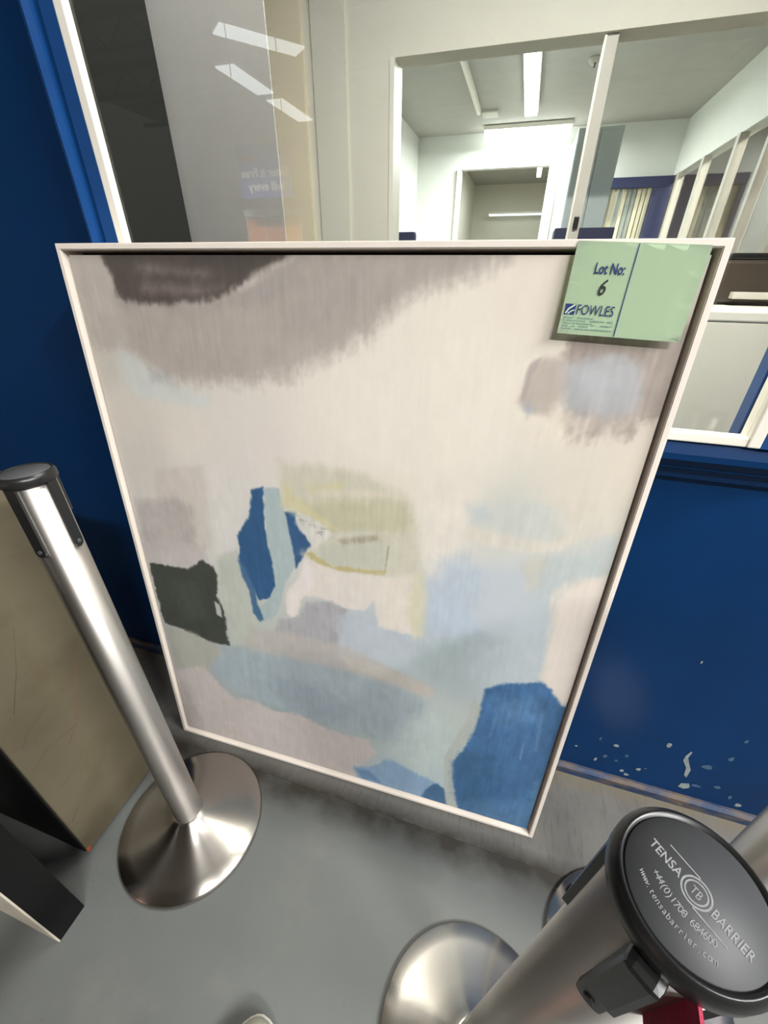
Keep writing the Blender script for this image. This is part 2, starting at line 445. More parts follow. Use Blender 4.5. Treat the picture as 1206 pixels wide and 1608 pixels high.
# mullions of the glazed side and of the partition
gl = struct(empty('window_2', (1.3, 3.6, 0)), 'glazed side screen of the office with grey mullions')
for y, w in ((2.02, .05), (2.32, .035), (2.55, .09), (3.05, .05), (3.6, .06), (4.3, .06), (5.0, .06)):
    o = box('mullion', (-.03, .03, y - 3.6 - w / 2, y - 3.6 + w / 2, 0, 2.06), M['alu'], gl, .004)
box('transom', (-.03, .03, -1.66, 1.6, .88, .93), M['alu'], gl)
box('pane', (-.003, .003, -1.66, 1.6, .93, 2.06), M['glass'], gl)
dp = struct(empty('door_1', (.188, 1.86, 0)), 'grey mullion and latch of the office partition')
box('mullion', (-.023, .023, -.04, .04, 0, 2.055), M['alu'], dp, .003)
box('glazing_bead', (-.032, -.023, -.045, -.02, 0, 2.055), M['white'], dp)
box('latch', (-.010, .012, -.055, -.04, 1.40, 1.45), M['black'], dp, .003)
# far room beyond the back opening
struct(boxes('wall_far', [(-1.6, 1.2, 8.4, 8.5, 0, 2.5), (-1.2, -1.1, 5.3, 8.4, 0, 2.5), (.9, 1.0, 5.3, 8.4, 0, 2.5)], M['cream']), 'far room wall beyond the office doorway')
struct(box('ceiling_far', (-1.6, 1.2, 5.3, 8.5, 2.5, 2.6), M['office_ceiling']))
# shop beyond the glazed side
struct(box('wall_shop', (4.5, 4.6, .10, 9.0, 0, 3.2), M['hall_wall']), 'beige shop wall beyond the glazed screen')
struct(box('ceiling_shop', (1.38, 4.6, 1.92, 9.0, 3.1, 3.2), M['truss']))
struct(box('wall_shop_end', (1.38, 4.6, 8.9, 9.0, 0, 3.2), M['hall_wall']))

# ---- hall behind the camera, seen mirrored in the glass
struct(box('wall_hall_rear', (-12, 12, -15.2, -15, 0, 5.2), M['hall_wall']), 'beige rear wall of the hall')
roof = struct(box('ceiling', (-12, 12, -15, 0.1, 5.2, 5.3), M['roof']), 'pale hall roof with steel trusses')
for y in (-3.2, -6.4, -8.2, -10.2, -12.2):
    bm = bmesh.new()
    bm_box(bm, -11, 11, y - .04, y + .04, 5.05, 5.15); bm_box(bm, -11, 11, y - .04, y + .04, 4.62, 4.70)
    for k in range(-10, 10):
        bm_tube(bm, [(k, y, 4.66), (k + .5, y, 5.1), (k + 1, y, 4.66)], .025, 6)
    t = from_bm('roof_truss', bm, M['truss'], roof)

# ================================================================== THE PICTURE
PW, PH = 1.024, 1.2614
pa = math.radians(1.33); pl = math.radians(5.57)
ex = Vector((math.cos(pa), math.sin(pa), 0)); nn = Vector((-math.sin(pa), math.cos(pa), 0))
ey = (nn * math.sin(pl) + Vector((0, 0, math.cos(pl)))).normalized(); ez = ex.cross(ey)
PO = Vector((-0.7925, -0.2300, 0.006))
pic = empty('framed_painting')
pic.matrix_world = Matrix(((ex.x, ey.x, ez.x, PO.x), (ex.y, ey.y, ez.y, PO.y), (ex.z, ey.z, ez.z, PO.z), (0, 0, 0, 1)))
tag(pic, 'large abstract canvas in an off-white tray frame leaning on the blue wall', 'painting')
FW, FD, GAP = 0.0095, 0.050, 0.007


def rail(poly, nm):
    # mitred rail: front outline extruded back
    bm = bmesh.new()
    A = [bm.verts.new((x, y, 0)) for x, y in poly]; B = [bm.verts.new((x, y, -FD)) for x, y in poly]
    bm.faces.new(A); bm.faces.new(list(reversed(B)))
    for i in range(4): bm.faces.new((A[i], B[i], B[(i + 1) % 4], A[(i + 1) % 4]))
    fe = [e for e in bm.edges if abs(e.verts[0].co.z) < 1e-6 and abs(e.verts[1].co.z) < 1e-6 and
          (e.verts[0].co - e.verts[1].co).length > .5]
    bmesh.ops.bevel(bm, geom=fe, offset=.0012, segments=2, affect='EDGES')
    return from_bm(nm, bm, M['frame'], pic)


rail([(0, PH), (PW, PH), (PW - FW, PH - FW), (FW, PH - FW)], 'frame_rail')
rail([(0, 0), (FW, FW), (PW - FW, FW), (PW, 0)], 'frame_rail')
rail([(0, 0), (0, PH), (FW, PH - FW), (FW, FW)], 'frame_rail')
rail([(PW, 0), (PW - FW, FW), (PW - FW, PH - FW), (PW, PH)], 'frame_rail')
box('backing_tray', (FW - .002, PW - FW + .002, FW - .002, PH - FW + .002, -FD, -FD + .006), M['dark'], pic)

# the painting itself: tones and strokes in millimetres on the canvas
BASE_TONES = [
    (27, 1245, (188, 180, 172)),
    (37, 1216, (190, 182, 175)),
    (19, 1077, (196, 190, 180)),
    (63, 970, (210, 204, 193)),
    (206, 932, (218, 211, 201)),
    (553, 1024, (229, 222, 210)),
    (697, 1113, (230, 222, 208)),
    (820, 1193, (223, 213, 199)),
    (853, 1068, (227, 218, 202)),
    (710, 974, (229, 221, 208)),
    (1001, 966, (219, 209, 194)),
    (921, 918, (216, 208, 194)),
    (104, 888, (206, 199, 190)),
    (250, 843, (214, 208, 200)),
    (374, 912, (218, 210, 203)),
    (260, 709, (205, 204, 199)),
    (722, 859, (225, 217, 204)),
    (717, 779, (219, 215, 205)),
    (832, 852, (203, 204, 195)),
    (972, 863, (210, 205, 193)),
    (833, 704, (190, 198, 204)),
    (768, 643, (179, 192, 207)),
    (923, 651, (184, 193, 199)),
    (757, 494, (167, 180, 182)),
    (895, 537, (180, 190, 196)),
    (266, 518, (186, 190, 182)),
    (201, 312, (162, 171, 174)),
    (458, 371, (162, 170, 172)),
    (622, 274, (164, 176, 178)),
    (723, 196, (182, 194, 192)),
    (359, 199, (152, 165, 168)),
    (84, 98, (190, 183, 182)),
    (766, 75, (172, 189, 197)),
    (603, 866, (222, 215, 200)),
    (505, 952, (224, 216, 206)),
    (1025, 1130, (186, 173, 160)),
    (1002, 820, (200, 203, 198)),
    (672, 515, (182, 192, 198)),
    (866, 483, (180, 190, 194)),
    (757, 346, (184, 192, 188)),
    (1000, 1232, (215, 205, 192)),
]
STROKES = [
    ('taupe', [(10,1257),(776,1257),(770,1242),(726,1224),(678,1210),(632,1191),(599,1167),(574,1139),(531,1116),(486,1092),(432,1066),(362,1053),(270,1044),(185,1036),(145,1061),(104,1086),(49,1099),(1,1093),(1,1175)], (172, 163, 155), 12, 9, 0.95, 0.06),
    ('taupe light left', [(15,1257),(100,1257),(105,1217),(99,1167),(116,1104),(25,1094),(12,1165)], (187, 179, 170), 10, 6, 0.8, 0.06),
    ('taupe deep', [(471,1245),(735,1249),(685,1226),(622,1201),(553,1161),(487,1121),(420,1138),(412,1184)], (163, 155, 149), 24, 14, 0.6, 0.06),
    ('lavender rim', [(107,1169),(252,1161),(400,1177),(459,1220),(471,1245),(445,1245),(381,1211),(292,1174),(188,1165),(110,1180)], (160, 153, 149), 8, 6, 0.7, 0.08),
    ('brown', [(91,1258),(472,1258),(445,1245),(417,1235),(382,1221),(351,1201),(306,1184),(255,1175),(202,1172),(143,1174),(102,1182),(100,1212),(91,1231)], (82, 75, 70), 4, 4, 0.97, 0.1),
    ('brown fringe', [(347,1199),(382,1220),(419,1234),(448,1244),(461,1242),(427,1228),(386,1206),(353,1190)], (186, 178, 170), 3, 4, 0.6, 0.5),
    ('brown streak', [(159,1232),(253,1226),(307,1222),(299,1215),(213,1218),(149,1222)], (128, 120, 114), 7, 5, 0.7, 0.2),
    ('brown streak', [(164,1202),(260,1200),(321,1199),(282,1188),(207,1189),(157,1192)], (132, 121, 114), 7, 5, 0.7, 0.2),
    ('brown dark', [(270,1252),(429,1254),(383,1233),(313,1223),(266,1232)], (74, 68, 64), 10, 6, 0.6, 0.1),
    ('blue smear', [(78,1097),(114,1084),(146,1052),(226,1030),(271,1014),(255,999),(177,1002),(111,1006),(74,1033)], (200, 206, 203), 10, 6, 0.75, 0.05),
    ('grey tick', [(141,1061),(178,1054),(171,1040),(143,1040)], (160, 160, 158), 8, 5, 0.6, 0.1),
    ('cream glow', [(461,1059),(617,1109),(749,1150),(843,1120),(811,985),(648,921),(479,925)], (231, 224, 211), 50, 15, 0.5, 0.03),
    ('tan right', [(865,1155),(1023,1161),(1014,1097),(1011,1049),(980,1041),(975,1013),(946,1027),(934,1003),(902,1005),(905,1039),(889,1004),(883,1052),(867,1087)], (163, 151, 142), 5, 9, 0.97, 0.16),
    ('tan low', [(892,1052),(975,1059),(974,1033),(942,1027),(920,1007),(891,1014)], (186, 176, 168), 10, 10, 0.6, 0.2),
    ('cream tuft', [(902,1027),(918,1036),(928,1010),(945,1031),(963,1029),(947,1005),(895,996)], (214, 203, 189), 7, 8, 0.7, 0.15),
    ('blue grey', [(856,1108),(894,1121),(925,1128),(962,1117),(972,1085),(974,1057),(938,1042),(902,1044),(874,1051)], (174, 175, 177), 6, 6, 0.93, 0.08),
    ('blue grey light', [(881,1101),(960,1102),(963,1076),(893,1066)], (182, 184, 187), 12, 6, 0.7, 0.08),
    ('beige lobe', [(820,1097),(827,1113),(841,1119),(867,1118),(875,1087),(875,1056),(861,1034),(840,1038),(825,1042),(813,1053)], (185, 174, 164), 4, 2, 0.95, 0.06),
    ('lobe edge', [(820,1097),(825,1114),(833,1117),(827,1093),(822,1056),(814,1055)], (166, 155, 150), 3, 2, 0.8, 0.05),
    ('blue touch', [(820,1050),(828,1055),(837,1043),(830,1035)], (164, 170, 180), 5, 3, 0.8, 0.05),
    ('cream below lobe', [(876,1065),(896,1034),(886,993),(838,998),(851,1030)], (226, 216, 200), 6, 6, 0.7, 0.1),
    ('pink square', [(101,858),(229,881),(221,781),(210,681),(58,634)], (199, 189, 180), 4, 2, 0.75, 0.05),
    ('mauve', [(27,774),(86,783),(140,801),(180,782),(165,672),(12,625)], (178, 170, 166), 7, 5, 0.85, 0.12),
    ('mauve light', [(13,656),(106,685),(190,684),(191,638),(126,616),(23,604)], (190, 182, 178), 6, 5, 0.9, 0.05),
    ('green strip light', [(217,665),(277,693),(297,625),(305,528),(317,483),(285,420),(217,396),(215,525)], (184, 188, 178), 5, 4, 0.95, 0.05),
    ('green', [(22,605),(78,610),(139,613),(180,646),(205,632),(214,608),(203,550),(215,506),(213,397),(166,390),(83,410),(22,420)], (60, 64, 57), 3, 3.5, 0.98, 0.1),
    ('green lift', [(70,567),(153,576),(161,472),(90,444)], (70, 77, 70), 12, 6, 0.7, 0.1),
    ('chip', [(193,529),(206,523),(207,484),(193,488)], (190, 192, 184), 2, 2, 0.9, 0),
    ('white column', [(223,881),(343,883),(321,796),(277,697),(221,669),(224,781)], (215, 210, 204), 14, 6, 0.8, 0.04),
    ('blue slab', [(332,841),(357,851),(352,757),(361,680),(364,614),(348,579),(319,565),(303,600),(292,641),(277,664),(284,698),(282,729),(301,756),(315,773)], (44, 85, 127), 2.5, 2.5, 0.98, 0.1),
    ('blue tail', [(276,663),(296,647),(309,593),(312,548),(330,511),(312,499),(297,522),(294,581),(280,622)], (58, 96, 135), 2.5, 2, 0.9, 0.05),
    ('blue right', [(400,804),(428,810),(443,780),(454,737),(436,703),(418,671),(408,721)], (47, 83, 124), 2.5, 2.5, 0.97, 0.1),
    ('teal', [(360,850),(393,853),(400,809),(410,744),(416,691),(413,667),(389,628),(371,562),(355,525),(324,504),(316,540),(347,578),(365,618),(361,680),(354,750)], (168, 183, 183), 2, 1.5, 0.97, 0.05),
    ('olive', [(400,909),(485,913),(566,905),(645,875),(668,831),(679,772),(689,709),(648,696),(582,694),(513,687),(456,696),(428,709),(469,736),(433,792),(398,815)], (201, 198, 178), 7, 5, 0.88, 0.07),
    ('olive green', [(435,828),(554,852),(652,863),(667,811),(606,789),(528,773),(474,778)], (187, 184, 155), 9, 6, 0.75, 0.08),
    ('yellow left', [(397,871),(413,865),(435,835),(475,809),(521,782),(487,780),(441,808),(402,816)], (205, 198, 156), 5, 4, 0.75, 0.05),
    ('yellow top', [(451,864),(529,884),(524,870),(463,856)], (208, 201, 158), 5, 4, 0.7, 0.05),
    ('cream bar', [(470,857),(554,874),(651,876),(651,866),(554,862),(476,850)], (217, 208, 188), 5, 3, 0.7, 0.05),
    ('pale olive', [(469,739),(554,763),(614,771),(614,701),(527,692),(471,702)], (190, 191, 177), 5, 3, 0.85, 0.05),
    ('olive edge', [(441,717),(460,716),(499,695),(617,706),(614,695),(527,685),(467,691)], (184, 170, 116), 3, 3, 0.8, 0.05),
    ('thin line', [(618,763),(621,764),(616,707),(614,707)], (140, 135, 110), 1.2, 0.8, 0.7, 0),
    ('white stroke', [(427,806),(447,805),(481,790),(501,771),(486,748),(465,729),(453,745),(431,768),(424,781)], (208, 206, 199), 3, 4, 0.95, 0.12),
    ('charcoal', [(433,797),(474,784),(494,781),(473,751),(468,774),(438,786)], (150, 146, 138), 3, 7, 0.55, 0.9),
    ('charcoal line', [(514,762),(554,775),(596,783),(603,771),(561,762),(528,754)], (156, 147, 124), 4, 5, 0.7, 0.3),
    ('pale gap', [(494,770),(580,789),(606,789),(554,775),(514,762)], (202, 202, 192), 4, 3, 0.7, 0.05),
    ('white brush', [(442,700),(513,684),(609,690),(680,703),(690,556),(635,555),(605,559),(592,624),(572,594),(526,591),(467,606),(430,603),(411,545),(397,529),(385,544),(390,602),(427,653)], (219, 211, 202), 3, 3, 0.95, 0.04),
    ('white bright', [(438,693),(462,677),(453,625),(420,592),(404,538),(389,545),(393,603),(424,647)], (224, 217, 213), 4, 2.5, 0.9, 0.03),
    ('cream in', [(609,692),(674,706),(669,576),(620,563)], (222, 215, 200), 10, 4, 0.7, 0.04),
    ('mauve grey', [(417,541),(439,588),(497,601),(533,588),(517,474),(429,460),(350,478),(367,521)], (165, 164, 167), 4, 4, 0.9, 0.12),
    ('ice blue', [(511,565),(577,595),(602,558),(684,554),(737,569),(674,488),(586,461),(512,473)], (182, 190, 198), 8, 5, 0.85, 0.05),
    ('yellow pale', [(671,705),(691,717),(705,659),(703,559),(681,546),(666,617)], (209, 204, 178), 6, 4, 0.85, 0.05),
    ('cream vertical', [(675,901),(741,904),(757,826),(738,755),(724,709),(701,719),(683,787)], (225, 218, 206), 10, 6, 0.8, 0.05),
    ('pale blue col', [(720,752),(765,775),(804,741),(798,602),(738,560),(716,630)], (181, 193, 205), 14, 7, 0.75, 0.08),
    ('slate band', [(698,540),(823,601),(874,590),(813,484),(734,443),(688,483)], (163, 176, 178), 14, 7, 0.75, 0.06),
    ('pale mid', [(798,551),(928,621),(942,517),(854,470),(806,482)], (184, 193, 198), 14, 7, 0.7, 0.06),
    ('grey patch', [(758,873),(827,887),(908,888),(927,843),(870,821),(803,834),(769,839)], (197, 201, 196), 9, 6, 0.75, 0.06),
    ('blue touch', [(759,871),(791,879),(798,852),(774,842)], (190, 198, 199), 8, 5, 0.7, 0.05),
    ('arc', [(757,829),(803,829),(859,821),(905,825),(931,850),(943,840),(924,812),(874,798),(808,799),(759,807)], (214, 208, 195), 5, 5, 0.85, 0.1),
    ('tan flick', [(867,774),(891,792),(909,790),(903,727),(885,719)], (200, 197, 183), 6, 4, 0.75, 0.08),
    ('tan wash', [(894,909),(995,939),(1002,857),(926,849)], (212, 205, 190), 20, 10, 0.6, 0.06),
    ('cool wash', [(907,789),(996,844),(1003,776),(948,744),(929,705),(901,705)], (183, 193, 193), 12, 7, 0.75, 0.06),
    ('cream blob rim', [(1012,781),(975,766),(942,750),(923,718),(939,640),(945,544),(944,512),(978,502),(961,630)], (212, 206, 195), 4, 4, 0.8, 0.1),
    ('cream blob', [(1047,797),(1012,778),(981,762),(954,740),(944,694),(950,627),(950,545),(952,507),(976,487),(998,461),(1043,466),(1045,766)], (223, 213, 203), 5, 2.5, 0.97, 0.03),
    ('water', [(193,385),(357,399),(524,413),(664,396),(728,377),(724,290),(691,202),(591,202),(487,198),(397,208),(266,220),(182,254),(147,318)], (160, 173, 180), 9, 6, 0.85, 0.1),
    ('water dark', [(315,325),(456,338),(557,272),(487,210),(361,224)], (148, 161, 171), 12, 7, 0.7, 0.08),
    ('pink diag', [(281,467),(381,486),(533,482),(617,457),(691,436),(742,419),(727,389),(634,403),(524,408),(409,406),(261,409)], (184, 177, 171), 7, 4, 0.75, 0.06),
    ('peach', [(517,450),(579,449),(707,423),(742,415),(727,389),(633,407),(540,422)], (198, 190, 179), 5, 4, 0.6, 0.06),
    ('mint', [(685,297),(769,371),(799,297),(789,175),(783,69),(712,116),(643,162)], (184, 197, 195), 14, 8, 0.8, 0.06),
    ('grey green wedge', [(20,411),(102,411),(192,380),(139,293),(71,252),(26,257)], (172, 171, 160), 5, 4, 0.9, 0.05),
    ('pink base', [(18,250),(119,291),(160,240),(204,198),(265,215),(321,195),(397,208),(460,187),(531,178),(588,189),(609,143),(579,82),(561,8),(443,-7),(241,6),(0,10)], (196, 187, 183), 4, 6, 0.95, 0.06),
    ('blue foot', [(548,63),(593,75),(644,132),(696,114),(781,90),(810,-6),(703,-3),(558,3)], (134, 163, 192), 4, 4, 0.92, 0.08),
    ('navy blob', [(739,21),(753,66),(774,92),(795,76),(820,-9),(773,-13)], (62, 101, 136), 3, 3, 0.95, 0.08),
    ('navy edge', [(550,53),(594,62),(630,24),(576,15)], (95, 130, 168), 4, 3, 0.7, 0.08),
    ('pale stroke', [(819,348),(825,431),(835,415),(848,379),(833,299),(809,221),(822,102),(849,-23),(812,-28),(791,100),(783,198),(798,263)], (176, 182, 177), 2, 1.5, 0.93, 0.03),
    ('big blue', [(846,452),(879,480),(950,507),(973,491),(997,457),(1027,457),(1062,-4),(845,-24),(816,99),(805,187),(826,251),(842,335),(845,399)], (62, 104, 149), 3.5, 3, 0.98, 0.25),
    ('blue deep', [(811,185),(846,271),(910,275),(952,101),(870,18),(829,65)], (54, 95, 134), 16, 8, 0.7, 0.1),
    ('blue pale', [(861,424),(946,463),(969,404),(898,357)], (88, 126, 167), 14, 10, 0.75, 0.25),
    ('blue deep', [(920,302),(992,353),(1005,178),(949,125)], (60, 98, 138), 14, 8, 0.6, 0.1),
    ('blue pale', [(864,69),(1020,136),(1025,32),(881,-5)], (86, 126, 164), 14, 8, 0.6, 0.15),
    ('blue edge light', [(992,196),(1006,226),(1027,60),(1008,22)], (100, 145, 182), 5, 4, 0.6, 0.1),
    ('blue scratch', [(947,269),(947,308),(950,325),(950,303),(952,260)], (110, 146, 182), 1.5, 1, 0.7, 0),
    ('blue scratch', [(966,423),(971,421),(978,304),(972,306)], (96, 134, 172), 2.5, 2, 0.6, 0),
    ('blue scratch', [(877,390),(882,392),(878,306),(872,308)], (96, 134, 172), 2.5, 2, 0.5, 0),
]



def vnoise(x, y, sx, sy, seed, octv=3):
    rs = np.random.RandomState(seed)
    out = np.zeros_like(x); amp = 1.0; tot = 0
    for _ in range(octv):
        g = rs.rand(256, 256)
        fx = x / sx; fy = y / sy
        ix = np.floor(fx).astype(int); iy = np.floor(fy).astype(int)
        tx = fx - ix; ty = fy - iy
        tx = tx * tx * (3 - 2 * tx); ty = ty * ty * (3 - 2 * ty)
        a = g[ix % 256, iy % 256]; b = g[(ix + 1) % 256, iy % 256]; c = g[ix % 256, (iy + 1) % 256]; d = g[(ix + 1) % 256, (iy + 1) % 256]
        out += amp * ((a * (1 - tx) + b * tx) * (1 - ty) + (c * (1 - tx) + d * tx) * ty)
        tot += amp; amp *= .5; sx /= 2; sy /= 2
    return out / tot * 2 - 1


def sdist(poly, x, y):
    """signed distance to a polygon, negative inside"""
    n = len(poly); d = np.full(x.shape, 1e9); ins = np.zeros(x.shape, bool)
    for i in range(n):
        ax, ay = poly[i]; bx, by = poly[(i + 1) % n]
        ex_, ey_ = bx - ax, by - ay; l2 = ex_ * ex_ + ey_ * ey_ + 1e-9
        t = np.clip(((x - ax) * ex_ + (y - ay) * ey_) / l2, 0, 1)
        d = np.minimum(d, np.hypot(x - ax - t * ex_, y - ay - t * ey_))
        if ay != by:
            c = ((ay > y) != (by > y)) & (x < (bx - ax) * (y - ay) / (by - ay) + ax)
            ins ^= c
    return np.where(ins, -d, d)


def lin_np(c):
    c = np.asarray(c, float) / 255.0
    return np.where(c <= .04045, c / 12.92, ((c + .055) / 1.055) ** 2.4)


def build_canvas():
    e = (FW + GAP) * 1000
    nx, ny = 520, 640
    xs = np.linspace(e, PW * 1000 - e, nx); ys = np.linspace(e, PH * 1000 - e, ny)
    X, Y = np.meshgrid(xs, ys); X = X.ravel(); Y = Y.ravel()
    # soft ground
    col = np.zeros((X.size, 3)); ws = np.zeros(X.size)
    wx = X + 40 * vnoise(X, Y, 160, 160, 1); wy = Y + 40 * vnoise(X, Y, 160, 160, 2)
    for bx, by, c in BASE_TONES:
        w = 1.0 / ((wx - bx) ** 2 + (wy - by) ** 2 + 700) ** 1.7
        col += w[:, None] * np.array(c, float); ws += w
    col /= ws[:, None]
    drag = vnoise(X, Y, 5, 70, 5, 2)          # dry vertical brush marks
    fine = vnoise(X, Y, 14, 22, 6, 3)
    for i, (nm, poly, c, soft, rag, al, st) in enumerate(STROKES):
        xs_ = [q[0] for q in poly]; ys_ = [q[1] for q in poly]; mg = soft * 3 + rag * 3 + 12
        k = np.where((X > min(xs_) - mg) & (X < max(xs_) + mg) & (Y > min(ys_) - mg) & (Y < max(ys_) + mg))[0]
        if not len(k): continue
        x, y = X[k], Y[k]
        d = sdist(poly, x, y) + rag * (.8 * vnoise(x, y, 24, 24, 100 + i, 2) + .9 * vnoise(x, y, 7, 9, 200 + i, 2) + .35 * drag[k])
        a = np.clip(.5 - d / (soft * (3.4 if soft >= 4 else 2.2) + 1.5), 0, 1); a = a * a * (3 - 2 * a) * al
        if st > .5: a = a * np.clip(.35 + 1.5 * vnoise(x, y, 5, 3.4, 300 + i, 1), 0, 1)
        cc = np.array(c, float)[None, :] * (1 + min(st, .25) * .6 * (drag[k] * .5 + fine[k] * .7 + .5 * vnoise(x, y, 60, 45, 400 + i, 2)))[:, None]
        col[k] = col[k] * (1 - a[:, None]) + cc * a[:, None]
    col *= (1 + .006 * drag + .008 * fine)[:, None]
    col = np.clip(col, 0, 250)
    L_ = lin_np(col) * PAINT_GAIN
    me = bpy.data.meshes.new('canvas')
    Z = np.full(X.size, -0.008) + 0.00001 * drag
    co = np.stack([X / 1000, Y / 1000, Z], 1)
    idx = np.arange(nx * ny).reshape(ny, nx)
    a = idx[:-1, :-1].ravel(); b = idx[:-1, 1:].ravel(); c = idx[1:, 1:].ravel(); d = idx[1:, :-1].ravel()
    quads = np.stack([a, b, c, d], 1)
    me.vertices.add(nx * ny); me.vertices.foreach_set('co', co.ravel())
    me.loops.add(quads.size); me.loops.foreach_set('vertex_index', quads.ravel())
    me.polygons.add(len(quads)); me.polygons.foreach_set('loop_start', np.arange(0, quads.size, 4)); 
    me.polygons.foreach_set('loop_total', np.full(len(quads), 4))
    me.update(calc_edges=True)
    at = me.color_attributes.new('paint', 'FLOAT_COLOR', 'POINT')
    at.data.foreach_set('color', np.concatenate([L_, np.ones((len(L_), 1))], 1).astype(np.float32).ravel())
    me.polygons.foreach_set('use_smooth', np.ones(len(quads), bool))
    return me


PAINT_GAIN = 0.95
cv = link('canvas', build_canvas(), M['canvas'], pic)
cv['label'] = 'abstract painting in cream, taupe, olive and blue'
e_ = FW + GAP
box('stretcher', (e_, PW - e_, e_, PH - e_, -.040, -.0086), M['frame'], pic)

# ---- lot label taped on the picture's top right
lab = empty('lot_label'); lab.matrix_world = pic.matrix_world @ Matrix.Translation((.8517, 1.2595, 0)) @ Matrix.Rotation(math.radians(-2.1), 4, 'Z') @ Matrix.Translation((-.8517, -1.2595, 0))
tag(lab, 'pale green paper lot label hanging over the painting\'s top right corner', 'label')
LX0, LX1, LY0, LY1 = .8517, 1.0027, 1.1520, 1.2595


def paper_z(v):       # v from 0 at the top edge to 1 at the bottom: slight outward curl
    return 0.0016 + 0.0022 * v * v


bm = bmesh.new(); rows = []
for j in range(13):
    v = j / 12
    rows.append([bm.verts.new((LX0 + (LX1 - LX0) * i / 6, LY1 - (LY1 - LY0) * v, paper_z(v))) for i in range(7)])
for j in range(12):
    for i in range(6): bm.faces.new((rows[j][i], rows[j + 1][i], rows[j + 1][i + 1], rows[j][i + 1]))
bmesh.ops.solidify(bm, geom=list(bm.faces), thickness=-.0004)
from_bm('paper', bm, M['label'], lab, True)


def lm(x, y, rz=0.0):
    v = (LY1 - y) / (LY1 - LY0)
    return Matrix.Translation((x, y, paper_z(v) + .0008)) @ Matrix.Rotation(math.atan(-.008 * v / (LY1 - LY0)) * -1, 4, 'X')


text('lettering', 'Lot No:', .0172, M['navy'], lab, lm(.8790, 1.2245), sx=.66, offset=.0003)
text('number', '6', .026, M['ink'], lab, lm(.8885, 1.2005), sx=.72, shear=.25, offset=.0003)
text('lettering', 'FOWLES', .0172, M['navy'], lab, lm(.8690, 1.1765), sx=.72)
box('logo_square', (.8548, .8676, 1.1755, 1.1885, .0027, .0032), M['navy'], lab)
bm = bmesh.new()
bm_tube(bm, [(.8562, 1.1770, .0033), (.8592, 1.1825, .0033), (.8664, 1.1878, .0033)], .0011, 5)
bm_tube(bm, [(.8592, 1.1765, .0033), (.8632, 1.1800, .0033), (.8670, 1.1812, .0033)], .0008, 5)
from_bm('logo_mark', bm, M['label'], lab)
bm = bmesh.new(); prev = None
for j in range(13):
    v = j / 12; x = .9232; y = LY1 - .001 - (LY1 - LY0 - .002) * v
    cur = [bm.verts.new((x - .0006, y, paper_z(v) + .0007)), bm.verts.new((x + .0006, y, paper_z(v) + .0007))]
    if prev: bm.faces.new((prev[0], cur[0], cur[1], prev[1]))
    prev = cur
from_bm('divider_line', bm, M['navy'], lab)
bm = bmesh.new()
for k in range(5):
    y = 1.1720 - .0034 * k; z = paper_z((LY1 - y) / (LY1 - LY0)) + .0006
    x = .8560
    for seg in range(9):
        if rr.random() < .85: bm_box(bm, x + seg * .0042, x + seg * .0042 + rr.uniform(.0024, .0036), y, y + .0014, z, z + .0001)
for k in range(3):
    y = 1.1690 - .0052 * k; z = paper_z((LY1 - y) / (LY1 - LY0)) + .0006
    for seg in range(7):
        if rr.random() < .85: bm_box(bm, .8935 + seg * .0036, .8935 + seg * .0036 + rr.uniform(.0024, .0034), y, y + .0014, z, z + .0001)
fp = from_bm('small_print', bm, M['greyink'], lab); fp['label'] = 'rows of faint small print'

# ================================================================== STANCHIONS
HP, RP, RC, RB = .980, .0315, .0362, .170
AZ = [0, PI / 2, PI, -PI / 2]


def make_stanchion(clip_az):
    root = empty('barrier_post')
    # domed spun base
    pr = [(0.0, .001), (RB - .002, .001), (RB, .004), (RB, .008), (RB - .004, .0125), (RB - .03, .017), (.11, .0255), (.08, .035), (.055, .046), (.042, .055), (RP + .003, .062), (RP, .063), (0, .063)]
    lathe('base', pr, M['steel_base'], root, 96)
    mast = lathe('post', [(0, .055), (RP, .055), (RP, HP - .014), (0, HP - .014)], M['steel'], root, 64)
    cap = lathe('cap', [(0, HP - .016), (RC - .0008, HP - .016), (RC, HP - .0145), (RC, HP - .006), (RC - .0012, HP - .004), (RC - .003, HP - .0015), (RC - .0042, HP - .001), (RC - .005, HP - .003), (0, HP - .003)], M['black'], root, 64)
    lathe('cap_disc', [(0, HP - .004), (RC - .0055, HP - .004), (RC - .0062, HP - .0022), (0, HP - .0022)], M['black_top'], root, 64)
    for k, a in enumerate(AZ):
        # slot cover: rounded bar let into the tube
        bm = bmesh.new()
        w = .0075; z1 = HP - .0155; z0 = HP - .120
        out = [(-w, z1)] + [(w * math.cos(t), z0 + w * math.sin(t)) for t in [PI + PI * i / 8 for i in range(9)]] + [(w, z1)]
        A = [bm.verts.new((RP - .006, y, z)) for y, z in out]; B = [bm.verts.new((RP + .0034, y, z)) for y, z in out]
        bm.faces.new(B); bm.faces.new(list(reversed(A)))
        for i in range(len(out)): bm.faces.new((A[i], B[i], B[(i + 1) % len(out)], A[(i + 1) % len(out)]))
        s = from_bm('belt_slot', bm, M['black'], root); s.rotation_euler = (0, 0, a)
        bm = bmesh.new(); bmesh.ops.create_cone(bm, cap_ends=True, segments=12, radius1=.0035, radius2=.003, depth=.0016, matrix=Matrix.Translation((RP + .0038, 0, z0 + .002)) @ Matrix.Rotation(PI / 2, 4, 'Y'))
        from_bm('screw', bm, M['black_top'], s)
        if k == clip_az:
            bm = bmesh.new(); bm_box(bm, RP - .002, RP + .011, -.0085, .0085, HP - .086, HP - .0165, .004)
            c = from_bm('belt_end_clip', bm, M['black'], root); c.rotation_euler = (0, 0, a)
    return root


